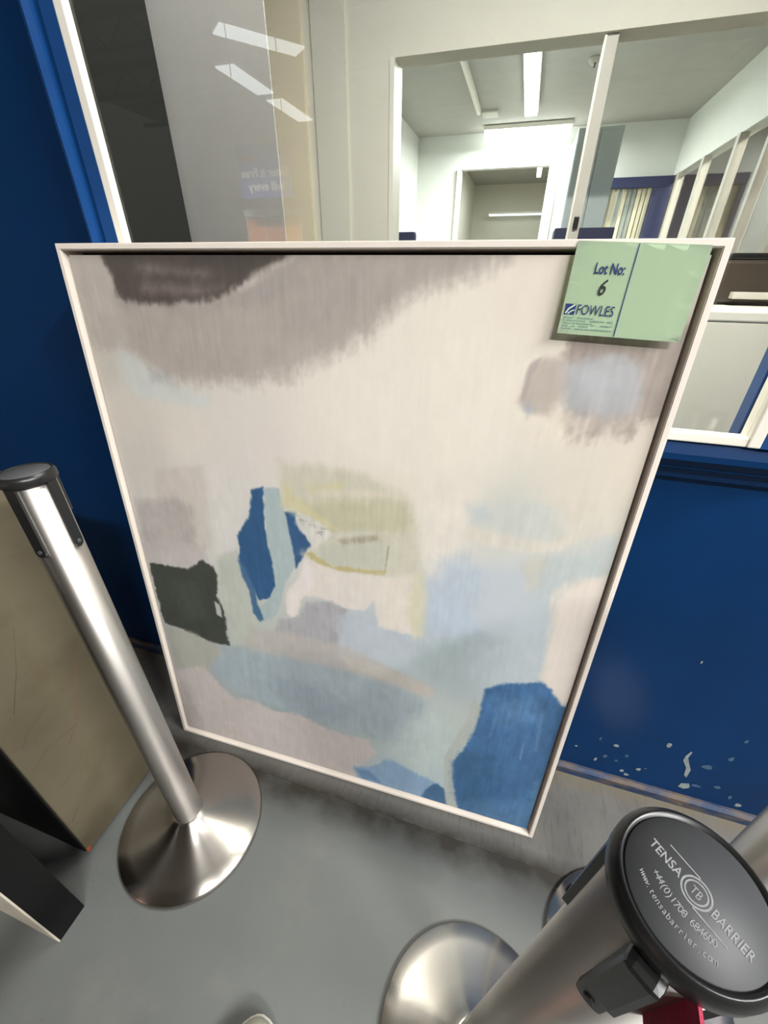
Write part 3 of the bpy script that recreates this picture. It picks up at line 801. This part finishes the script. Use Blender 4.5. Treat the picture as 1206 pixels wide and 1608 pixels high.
def lean(root, base, top, spin):
    """stand the base flat at base=(x,y) and let post and cap lean so the cap reaches top=(x,y)"""
    root.location = (base[0], base[1], 0)
    dx, dy = top[0] - base[0], top[1] - base[1]
    ax = Vector((dx, dy, HP - .05)).normalized(); z = Vector((0, 0, 1))
    q = z.rotation_difference(ax).to_matrix().to_4x4()
    piv = Matrix.Translation((0, 0, .05))
    for ch in root.children:
        if ch.name.startswith('base'): continue
        rz = ch.rotation_euler.z
        ch.matrix_local = piv @ q @ piv.inverted() @ Matrix.Rotation(rz + spin, 4, 'Z')


GP = 'steel belt barrier posts around the painting'
s1 = make_stanchion(1)
lean(s1, (-.604, -.420), (-.639, -.397), math.radians(14))
tag(s1, 'brushed steel barrier post standing left of the painting beside the grimy beige cabinet', 'barrier post', GP)

s2 = make_stanchion(1)
SPIN2 = math.radians(144)
lean(s2, (.121, -.576), (.1215, -.6405), SPIN2)
tag(s2, 'nearest steel barrier post, seen from above with white lettering on its black cap', 'barrier post', GP)
# lettering on the cap
disc = [c for c in s2.children if c.name.startswith('cap_disc')][0]
ta = math.radians(-46.0) - SPIN2


def cm(x, y, extra=0.0):
    return Matrix.Rotation(ta, 4, 'Z') @ Matrix.Translation((x, y, HP - .0021)) @ Matrix.Rotation(extra, 4, 'Z')


text('lettering', 'TENSA', .0064, M['print_grey'], disc, cm(-.0072, -.0022), align='RIGHT', sx=.80, offset=.0001)
text('lettering', 'BARRIER', .0064, M['print_grey'], disc, cm(.0072, -.0022), align='LEFT', sx=.70, offset=.0001)


def flat_ring(a0, b0, a1, b1, n=32):
    bm = bmesh.new(); A = []; B = []
    for i in range(n):
        t = 2 * PI * i / n
        A.append(bm.verts.new((a0 * math.cos(t), b0 * math.sin(t), 0))); B.append(bm.verts.new((a1 * math.cos(t), b1 * math.sin(t), 0)))
    for i in range(n): bm.faces.new((A[i], A[(i + 1) % n], B[(i + 1) % n], B[i]))
    return bm


for q in ((.0058, .0058, .0066, .0066), (.0043, .0043, .0050, .0050)):
    o = from_bm('emblem_ring', flat_ring(*q), M['print_grey'], disc); o.matrix_local = cm(0, .0)
text('emblem_letter', 'TB', .0058, M['print_grey'], disc, cm(0, -.0020), align='CENTER', sx=.7)
bm = bmesh.new(); bm_box(bm, -.017, -.002, .0064, .0070, 0, .0001); bm_box(bm, .002, .017, -.0070, -.0064, 0, .0001)
o = from_bm('emblem_lines', bm, M['print_grey'], disc); o.matrix_local = cm(0, 0)


def arc_text(s, size, rad, cy, sx, half):
    n = len(s)
    for i, ch in enumerate(s):
        if ch == ' ': continue
        t = -half + 2 * half * i / (n - 1)
        text('lettering', ch, size, M['print_grey'], disc, Matrix.Rotation(ta, 4, 'Z') @ Matrix.Translation((rad * math.sin(t), cy - rad * math.cos(t), HP - .0021)) @ Matrix.Rotation(t, 4, 'Z'), align='CENTER', sx=sx)


arc_text('+44(0)1708 684600', .0048, .040, .0262, .85, .36)
arc_text('www.tensabarrier.com', .0042, .036, .0152, .85, .50)
# crimson belt leaving the nearest post
bz0, bz1 = HP - .088, HP - .020
bm = bmesh.new(); prev = None
a0 = math.radians(268) 
for i in range(14):
    t = i / 13
    r = RP - .002 + 1.1 * t
    x = r * math.cos(a0) ; y = r * math.sin(a0); sag = -.05 * (1 - (2 * t - 1) ** 2)
    n_ = Vector((-math.sin(a0), math.cos(a0), 0)) * .0008
    cur = [bm.verts.new((x + n_.x, y + n_.y, bz0 + sag)), bm.verts.new((x + n_.x, y + n_.y, bz1 + sag)), bm.verts.new((x - n_.x, y - n_.y, bz1 + sag)), bm.verts.new((x - n_.x, y - n_.y, bz0 + sag))]
    if prev:
        for k in range(4): bm.faces.new((prev[k], prev[(k + 1) % 4], cur[(k + 1) % 4], cur[k]))
    else: bm.faces.new(cur)
    prev = cur
bm.faces.new(list(reversed(prev)))
bl = from_bm('belt', bm, M['red'], s2); bl['label'] = 'crimson webbing belt'
mast = [c for c in s2.children if c.name.startswith('post')][0]
bl.matrix_local = mast.matrix_local @ Matrix.Rotation(-SPIN2, 4, 'Z')

s3 = make_stanchion(0)
lean(s3, (.425, -.385), (.425, -.385), math.radians(20))
tag(s3, 'steel barrier post at the right edge, behind the nearest post\'s black cap', 'barrier post', GP)

# ================================================================== LEFT FURNITURE
cab = tag(empty('metal_cabinet', (-1.0, -.42, 0)), 'grimy scratched beige metal cabinet standing at the left edge', 'cabinet')
bx = (-.25, .202, -.131, .115, .012, .905)
box('body', bx, M['beige_metal'], cab, .004)
box('front_panel', (-.25, .196, -.134, -.131, .016, .90), M['dark'], cab)
box('plinth', (-.24, .19, -.122, .105, 0, .012), M['dark'], cab)
box('rust_spot', (.2000, .2026, -.1315, -.122, .012, .026), M['rust'], cab, .001)
sc = [((-.05, .33), (-.02, .36), (.04, .50), 1), ((-.11, .42), (-.09, .44), (-.05, .46), 0), ((-.10, .25), (-.06, .26), (-.03, .29), 0),
      ((-.09, .50), (-.05, .58), (-.02, .66), 0), ((-.12, .35), (-.08, .37), (-.02, .36), 0), ((-.12, .14), (-.10, .16), (-.09, .17), 0), ((-.06, .2), (-.03, .2), (0, .22), 0)]
for a, b, c, red in sc:
    tube('scratch', [(.2022, *a), (.2022, *b), (.2022, *c)], .0004, M['scratch_red' if red else 'scratch'], cab, 5)

brd = tag(empty('edge_panel', (-.727, -.658, 0)), 'black-sided upright board with a scuffed pale front at the lower left', 'board')
box('core', (-.30, 0, -.027, .030, 0, .88), M['dark'], brd, .002)
box('front_face', (-.30, -.001, -.030, -.027, 0, .88), M['pale_board'], brd)

# shoe of whoever stands at the bottom of the frame
sh = tag(empty('shoe', (-.245, -.655, 0), math.radians(-14)), 'pale grey rounded shoe toe at the bottom edge of the floor', 'shoe')


def shoe_layer(nm, z0, z1, grow, m, dome):
    bm = bmesh.new(); rings = []
    NS = 16
    for j in range(9):
        t = j / 8
        z = z0 + (z1 - z0) * t
        k = 1 - (dome * t ** 2.2)
        ring = []
        for i in range(40):
            a = 2 * PI * i / 40
            s = math.sin(a); c = math.cos(a)
            # length runs along -y from the toe at y=0
            y = -.135 + .135 * s
            half = .050 + .006 * max(0, s) - .010 * max(0, -s)
            x = half * (abs(c) ** .75) * (1 if c >= 0 else -1)
            ring.append(bm.verts.new((x * (1 + grow) * k, -.135 + (y + .135) * (1 + grow * .4) * (1 - dome * .35 * t ** 2.2), z + (.03 * t * max(0, -s) if dome else 0))))
        rings.append(ring)
    for a, b in zip(rings[:-1], rings[1:]):
        for i in range(40): bm.faces.new((a[i], a[(i + 1) % 40], b[(i + 1) % 40], b[i]))
    bm.faces.new(rings[0]); bm.faces.new(rings[-1])
    return from_bm(nm, bm, m, sh, True)


shoe_layer('sole', 0.0, .022, .06, M['sole'], 0.0)
shoe_layer('upper', .020, .070, 0.0, M['shoe'], .55)

# ================================================================== BEHIND THE GLASS
def batten(name, loc, length, axis, tube_mat, label, group, w=.10, tilt=0.0, drop=0.05, dif=.022):
    o = empty(name, loc, tilt)
    h = length / 2
    if axis == 'x':
        box('housing', (-h, h, -w / 2, w / 2, 0, drop), M['white'], o, .004); box('diffuser', (-h + .01, h - .01, -w / 2 + .008, w / 2 - .008, -dif, 0), tube_mat, o, .004)
    else:
        box('housing', (-w / 2, w / 2, -h, h, 0, drop), M['white'], o, .004); box('diffuser', (-w / 2 + .008, w / 2 - .008, -h + .01, h - .01, -dif, 0), tube_mat, o, .004)
    return tag(o, label, 'ceiling light', group)


batten('ceiling_light', (-.185, 3.80, 2.45), 1.30, 'y', M['tube'], 'long ceiling light running away from the window in the office', 'office lights', .12)
batten('ceiling_light', (-.22, 4.98, 2.46), .86, 'x', M['tube'], 'wide glowing light above the office doorway', 'office lights', .14, drop=.035, dif=.085)
batten('ceiling_light', (-.30, 6.0, 2.45), .9, 'y', M['tube'], 'bright ceiling light of the far room seen through the doorway', 'far room lights', .10)
batten('ceiling_light', (-.05, 6.3, 2.40), 1.6, 'y', M['tube'], 'right-hand ceiling light of the far room through the doorway', 'far room lights', .07)
batten('ceiling_light', (-.35, 8.2, 2.06), .9, 'x', M['dim_tube'], 'bluish slatted light on the far room\'s end wall', 'far room lights', .06, drop=.03)
lo = batten('ceiling_light', (-.1, .17, 2.63), 1.7, 'x', M['tube'], 'unseen light added on the lobby ceiling to brighten the grey panel', 'office lights', .12)  # made-up fitting for the added lobby fill, hidden above the window head

tk = tag(box('cable_trunking', (-.665, -.635, 3.0, 4.40, 2.455, 2.50), M['white'], None, .003), 'thin white trunking along the office ceiling', 'trunking')
vt = tag(empty('ceiling_vent', (-.56, 4.5, 2.47)), 'small slatted vent at the end of the ceiling trunking', 'vent')
box('vent_frame', (-.075, .075, -.08, .08, .01, .03), M['alu'], vt)
for k in range(5): box('slat', (-.07, .07, -.07 + .032 * k, -.056 + .032 * k, 0, .012), M['white'], vt)
sd = tag(empty('smoke_detector', (.23, 3.55, 2.5)), 'small smoke detector on the grey office ceiling', 'detector')
lathe('detector_body', [(0, -.035), (.025, -.034), (.045, -.015), (.05, 0), (0, 0)], M['alu'], sd, 24)
box('detector_bracket', (-.004, .004, -.03, .03, -.042, -.033), M['dark'], sd)

cb = tag(empty('tall_cupboard', (.33, 3.0, 0)), 'pale blue-grey tall cupboard behind the partition mullion', 'cupboard')
box('carcass', (-.15, .125, 0, .45, 0, 2.02), M['pale_blue'], cb, .004)
box('door_leaf', (-.145, -.012, -.018, 0, .02, 2.0), M['pale_blue'], cb, .003)
box('door_leaf', (-.008, .12, -.018, 0, .02, 2.0), M['pale_blue'], cb, .003)
dk = tag(empty('storage_unit', (.33, 2.6, 0)), 'dark navy low unit in front of the pale cupboard', 'cabinet')
box('carcass', (-.20, .15, 0, .30, 0, 1.46), M['navy_paint'], dk, .004)
for k in range(3): box('shelf_edge', (-.19, .14, -.008, 0, .35 + .35 * k, .37 + .35 * k), M['alu'], dk)

bf = struct(empty('window_3', (1.0, 5.18, 0)), 'navy framed office window with cream vertical blinds')
box('frame_head', (-.34, .28, -.05, .02, 1.97, 2.06), M['navy_paint'], bf, .004)
box('frame_post', (-.34, -.29, -.04, .02, .9, 1.97), M['navy_paint'], bf, .004)
box('frame_post', (.12, .28, -.05, .02, .9, 1.97), M['navy_paint'], bf, .004)
for k in range(9):
    box('blind_slat', (-.29 + .0455 * k, -.29 + .0455 * k + .036, .0 + .006 * (k % 2), .008 + .006 * (k % 2), .9, 1.97), M['blind' if k not in (2, 4, 5) else 'blind_grey'], bf)

mn = tag(empty('wall_screen', (-1.36, 2.55, 1.62)), 'dark screen on the office left wall just inside the jamb', 'screen')
box('housing', (-.04, .02, -.22, .22, -.16, .16), M['black'], mn, .006)
box('screen_glass', (.02, .023, -.2, .2, -.14, .14), M['dark'], mn)
ch = tag(empty('office_chair', (-1.05, 3.0, 0)), 'navy chair back near the office left wall', 'chair')
box('backrest', (-.17, .17, 0, .05, 1.0, 1.48), M['navy_paint'], ch, .02)
box('seat', (-.2, .2, -.4, .04, .5, .57), M['navy_paint'], ch, .02)
tube('stem', [(0, -.18, .04), (0, -.18, .5)], .03, M['black'], ch)
tube('back_stem', [(0, .03, .52), (0, .06, 1.1)], .02, M['black'], ch)
for k in range(5):
    a = 2 * PI * k / 5
    tube('foot', [(0, -.18, .06), (.26 * math.cos(a), -.18 + .26 * math.sin(a), .025)], .02, M['black'], ch)

# counter behind the right-hand pane, with what stands on it
ct = tag(empty('reception_counter', (.36, .95, 0)), 'cream fronted counter behind the right side of the window', 'counter')
box('front', (-.40, .385, -.15, -.13, 0, 1.10), M['cream'], ct, .003)
box('top', (-.42, .52, -.152, .36, 1.10, 1.13), M['white'], ct, .005)
box('end_panel', (.36, .385, -.13, .34, 0, 1.10), M['cream'], ct)
bp_ = tag(box('blue_post', (.492, .516, .28, .32, 0, 2.7), M['blue_trim'], None, .002), 'slim blue upright behind the glass at the right', 'post')
it = tag(empty('desk_printer', (.76, 1.16, 1.13)), 'dark low printer on the cream counter', 'printer')
box('body', (-.14, .12, -.10, .12, .008, .13), M['dark_brown'], it, .01)
box('lid', (-.13, .11, -.09, .11, .13, .15), M['black'], it, .006)
box('paper_tray', (-.10, .08, -.13, -.10, .02, .04), M['alu'], it, .003)
for xx in (-.11, .09): box('foot', (xx - .01, xx + .01, -.08, -.06, 0, .008), M['black'], it)
def carton(loc, sx, sy, sz, m, label, parent_group):
    o = empty('carton', loc)
    box('body', (-sx / 2, sx / 2, -sy / 2, sy / 2, 0, sz), M[m], o, .004)
    box('tape', (-.02, .02, -sy / 2 - .001, sy / 2 + .001, sz * .7, sz + .001), M['blind'], o)
    return tag(o, label, 'box', parent_group)
carton((.50, 1.14, 1.13), .12, .12, .09, 'brown', 'small brown carton on the cream counter', 'cartons behind the glass')
carton((1.02, 1.05, 0), .34, .4, .92, 'brown', 'tall brown carton standing beyond the end of the counter', 'cartons behind the glass')
carton((1.02, 1.05, .92), .26, .3, .16, 'maroon', 'maroon box on top of the tall brown carton', 'cartons behind the glass')

# shop racks beyond the glazed side
def rack(x, y, label):
    o = tag(empty('shop_rack', (x, y, 0)), label, 'shelving', 'shop racks beyond the screen')
    for sx in (-.22, .22):
        for sy in (-.6, .6): box('upright', (sx - .02, sx + .02, sy - .02, sy + .02, 0, 2.1), M['alu'], o)
    for z in (.5, 1.0, 1.5, 2.0): box('shelf', (-.24, .24, -.62, .62, z, z + .025), M['alu'], o)
    return o
for i, (x, y, w) in enumerate(((2.2, 2.9, 'nearest shop rack beyond the glazed screen'), (2.9, 4.6, 'middle shop rack beyond the glazed screen'), (3.3, 6.4, 'farthest shop rack beyond the glazed screen'))):
    rack(x, y, w)
    for j, z in enumerate((1.025, 1.525)):
        for k in range(3):
            c = carton((x - .02, y - .38 + .38 * k, z), .3, .26, (.18, .28, .22)[(i + j + k) % 3], ('brown', 'blind', 'maroon', 'pale_blue')[(i + 2 * j + k) % 4],
                   '%s carton on the %s shelf of the %s shop rack, %s of three' % (('brown', 'cream', 'maroon', 'pale blue')[(i + 2 * j + k) % 4], ('middle', 'upper')[j], ('nearest', 'middle', 'farthest')[i], ('nearest', 'middle', 'farthest')[k]), 'cartons on shop racks')
batten('ceiling_light', (2.45, 3.6, 2.7), 1.2, 'y', M['tube'], 'bright shop light at the upper right behind the screen', 'shop lights', .10, math.radians(-60))
batten('ceiling_light', (2.3, 2.9, 2.9), .8, 'y', M['tube'], 'higher shop light at the right edge behind the screen', 'shop lights', .10)
rl = tag(empty('red_indicator', (1.9, 2.72, 1.62)), 'small red lit strip among the shop racks', 'lamp')
box('strip', (-.008, .008, -.01, .01, -.09, .09), M['red_lamp'], rl, .003)
box('back_plate', (-.014, .014, .01, .016, -.1, .1), M['alu'], rl)

# ================================================================== HALL FITTINGS (mirrored in the glass)
batten('hall_light', (4.3, -1.85, 4.8), 2.5, 'y', M['hall_tube'], 'hall batten light high to the right of the painting', 'hall lights', .24)
batten('hall_light', (2.9, -3.8, 4.8), 2.5, 'x', M['hall_tube'], 'hall batten light high behind the viewer', 'hall lights', .24)
batten('hall_light', (-4.86, -8.17, 4.5), 1.45, 'x', M['hall_tube'], 'hall batten light mirrored uppermost in the window\'s left strip', 'hall lights', .42, math.radians(-50))
batten('hall_light', (-6.05, -9.6, 4.5), 1.5, 'y', M['hall_tube'], 'hall batten light mirrored below the uppermost one', 'hall lights', .42)
batten('hall_light', (-6.05, -11.5, 4.5), 1.6, 'y', M['hall_tube'], 'hall batten light mirrored in the cream strip of the window', 'hall lights', .42)
sg = tag(empty('hanging_sign', (-4.37, -7.0, 0)), 'blue hanging sign with white lettering, mirrored in the window', 'sign')
box('board', (-.49, .49, -.02, .02, 2.24, 2.93), M['sign'], sg, .004)
RX = Matrix.Rotation(PI, 4, 'Z') @ Matrix.Rotation(PI / 2, 4, 'X')
text('lettering', 'Enter it Free', .17, M['white'], sg, Matrix.Translation((.0, .022, 2.52)) @ RX, 'CENTER', .001, 1.0, 0, .003)
text('lettering', 'will every', .17, M['white'], sg, Matrix.Translation((.0, .022, 2.34)) @ RX, 'CENTER', .001, 1.0, 0, .003)
box('red_mark', (-.45, -.05, .02, .022, 2.72, 2.80), M['maroon'], sg)
for xx in (-.4, .4): tube('wire', [(xx, 0, 2.93), (xx, 0, 5.2)], .006, M['truss'], sg, 6)
hs = tag(empty('display_stand', (-4.5, -7.3, 0)), 'orange panelled stand below the hanging sign, mirrored in the window', 'stand')
for k in range(3): box('panel', (-.5 + .36 * k, -.5 + .36 * k + .34, -.02, .02, .3, 1.98), M['orange'], hs, .004)
for k in range(4): box('upright', (-.52 + .36 * k, -.50 + .36 * k + .0, -.03, .03, 0, 2.02), M['alu'], hs)
box('head_rail', (-.54, .62, -.04, .04, 2.02, 2.12), M['alu'], hs, .004)
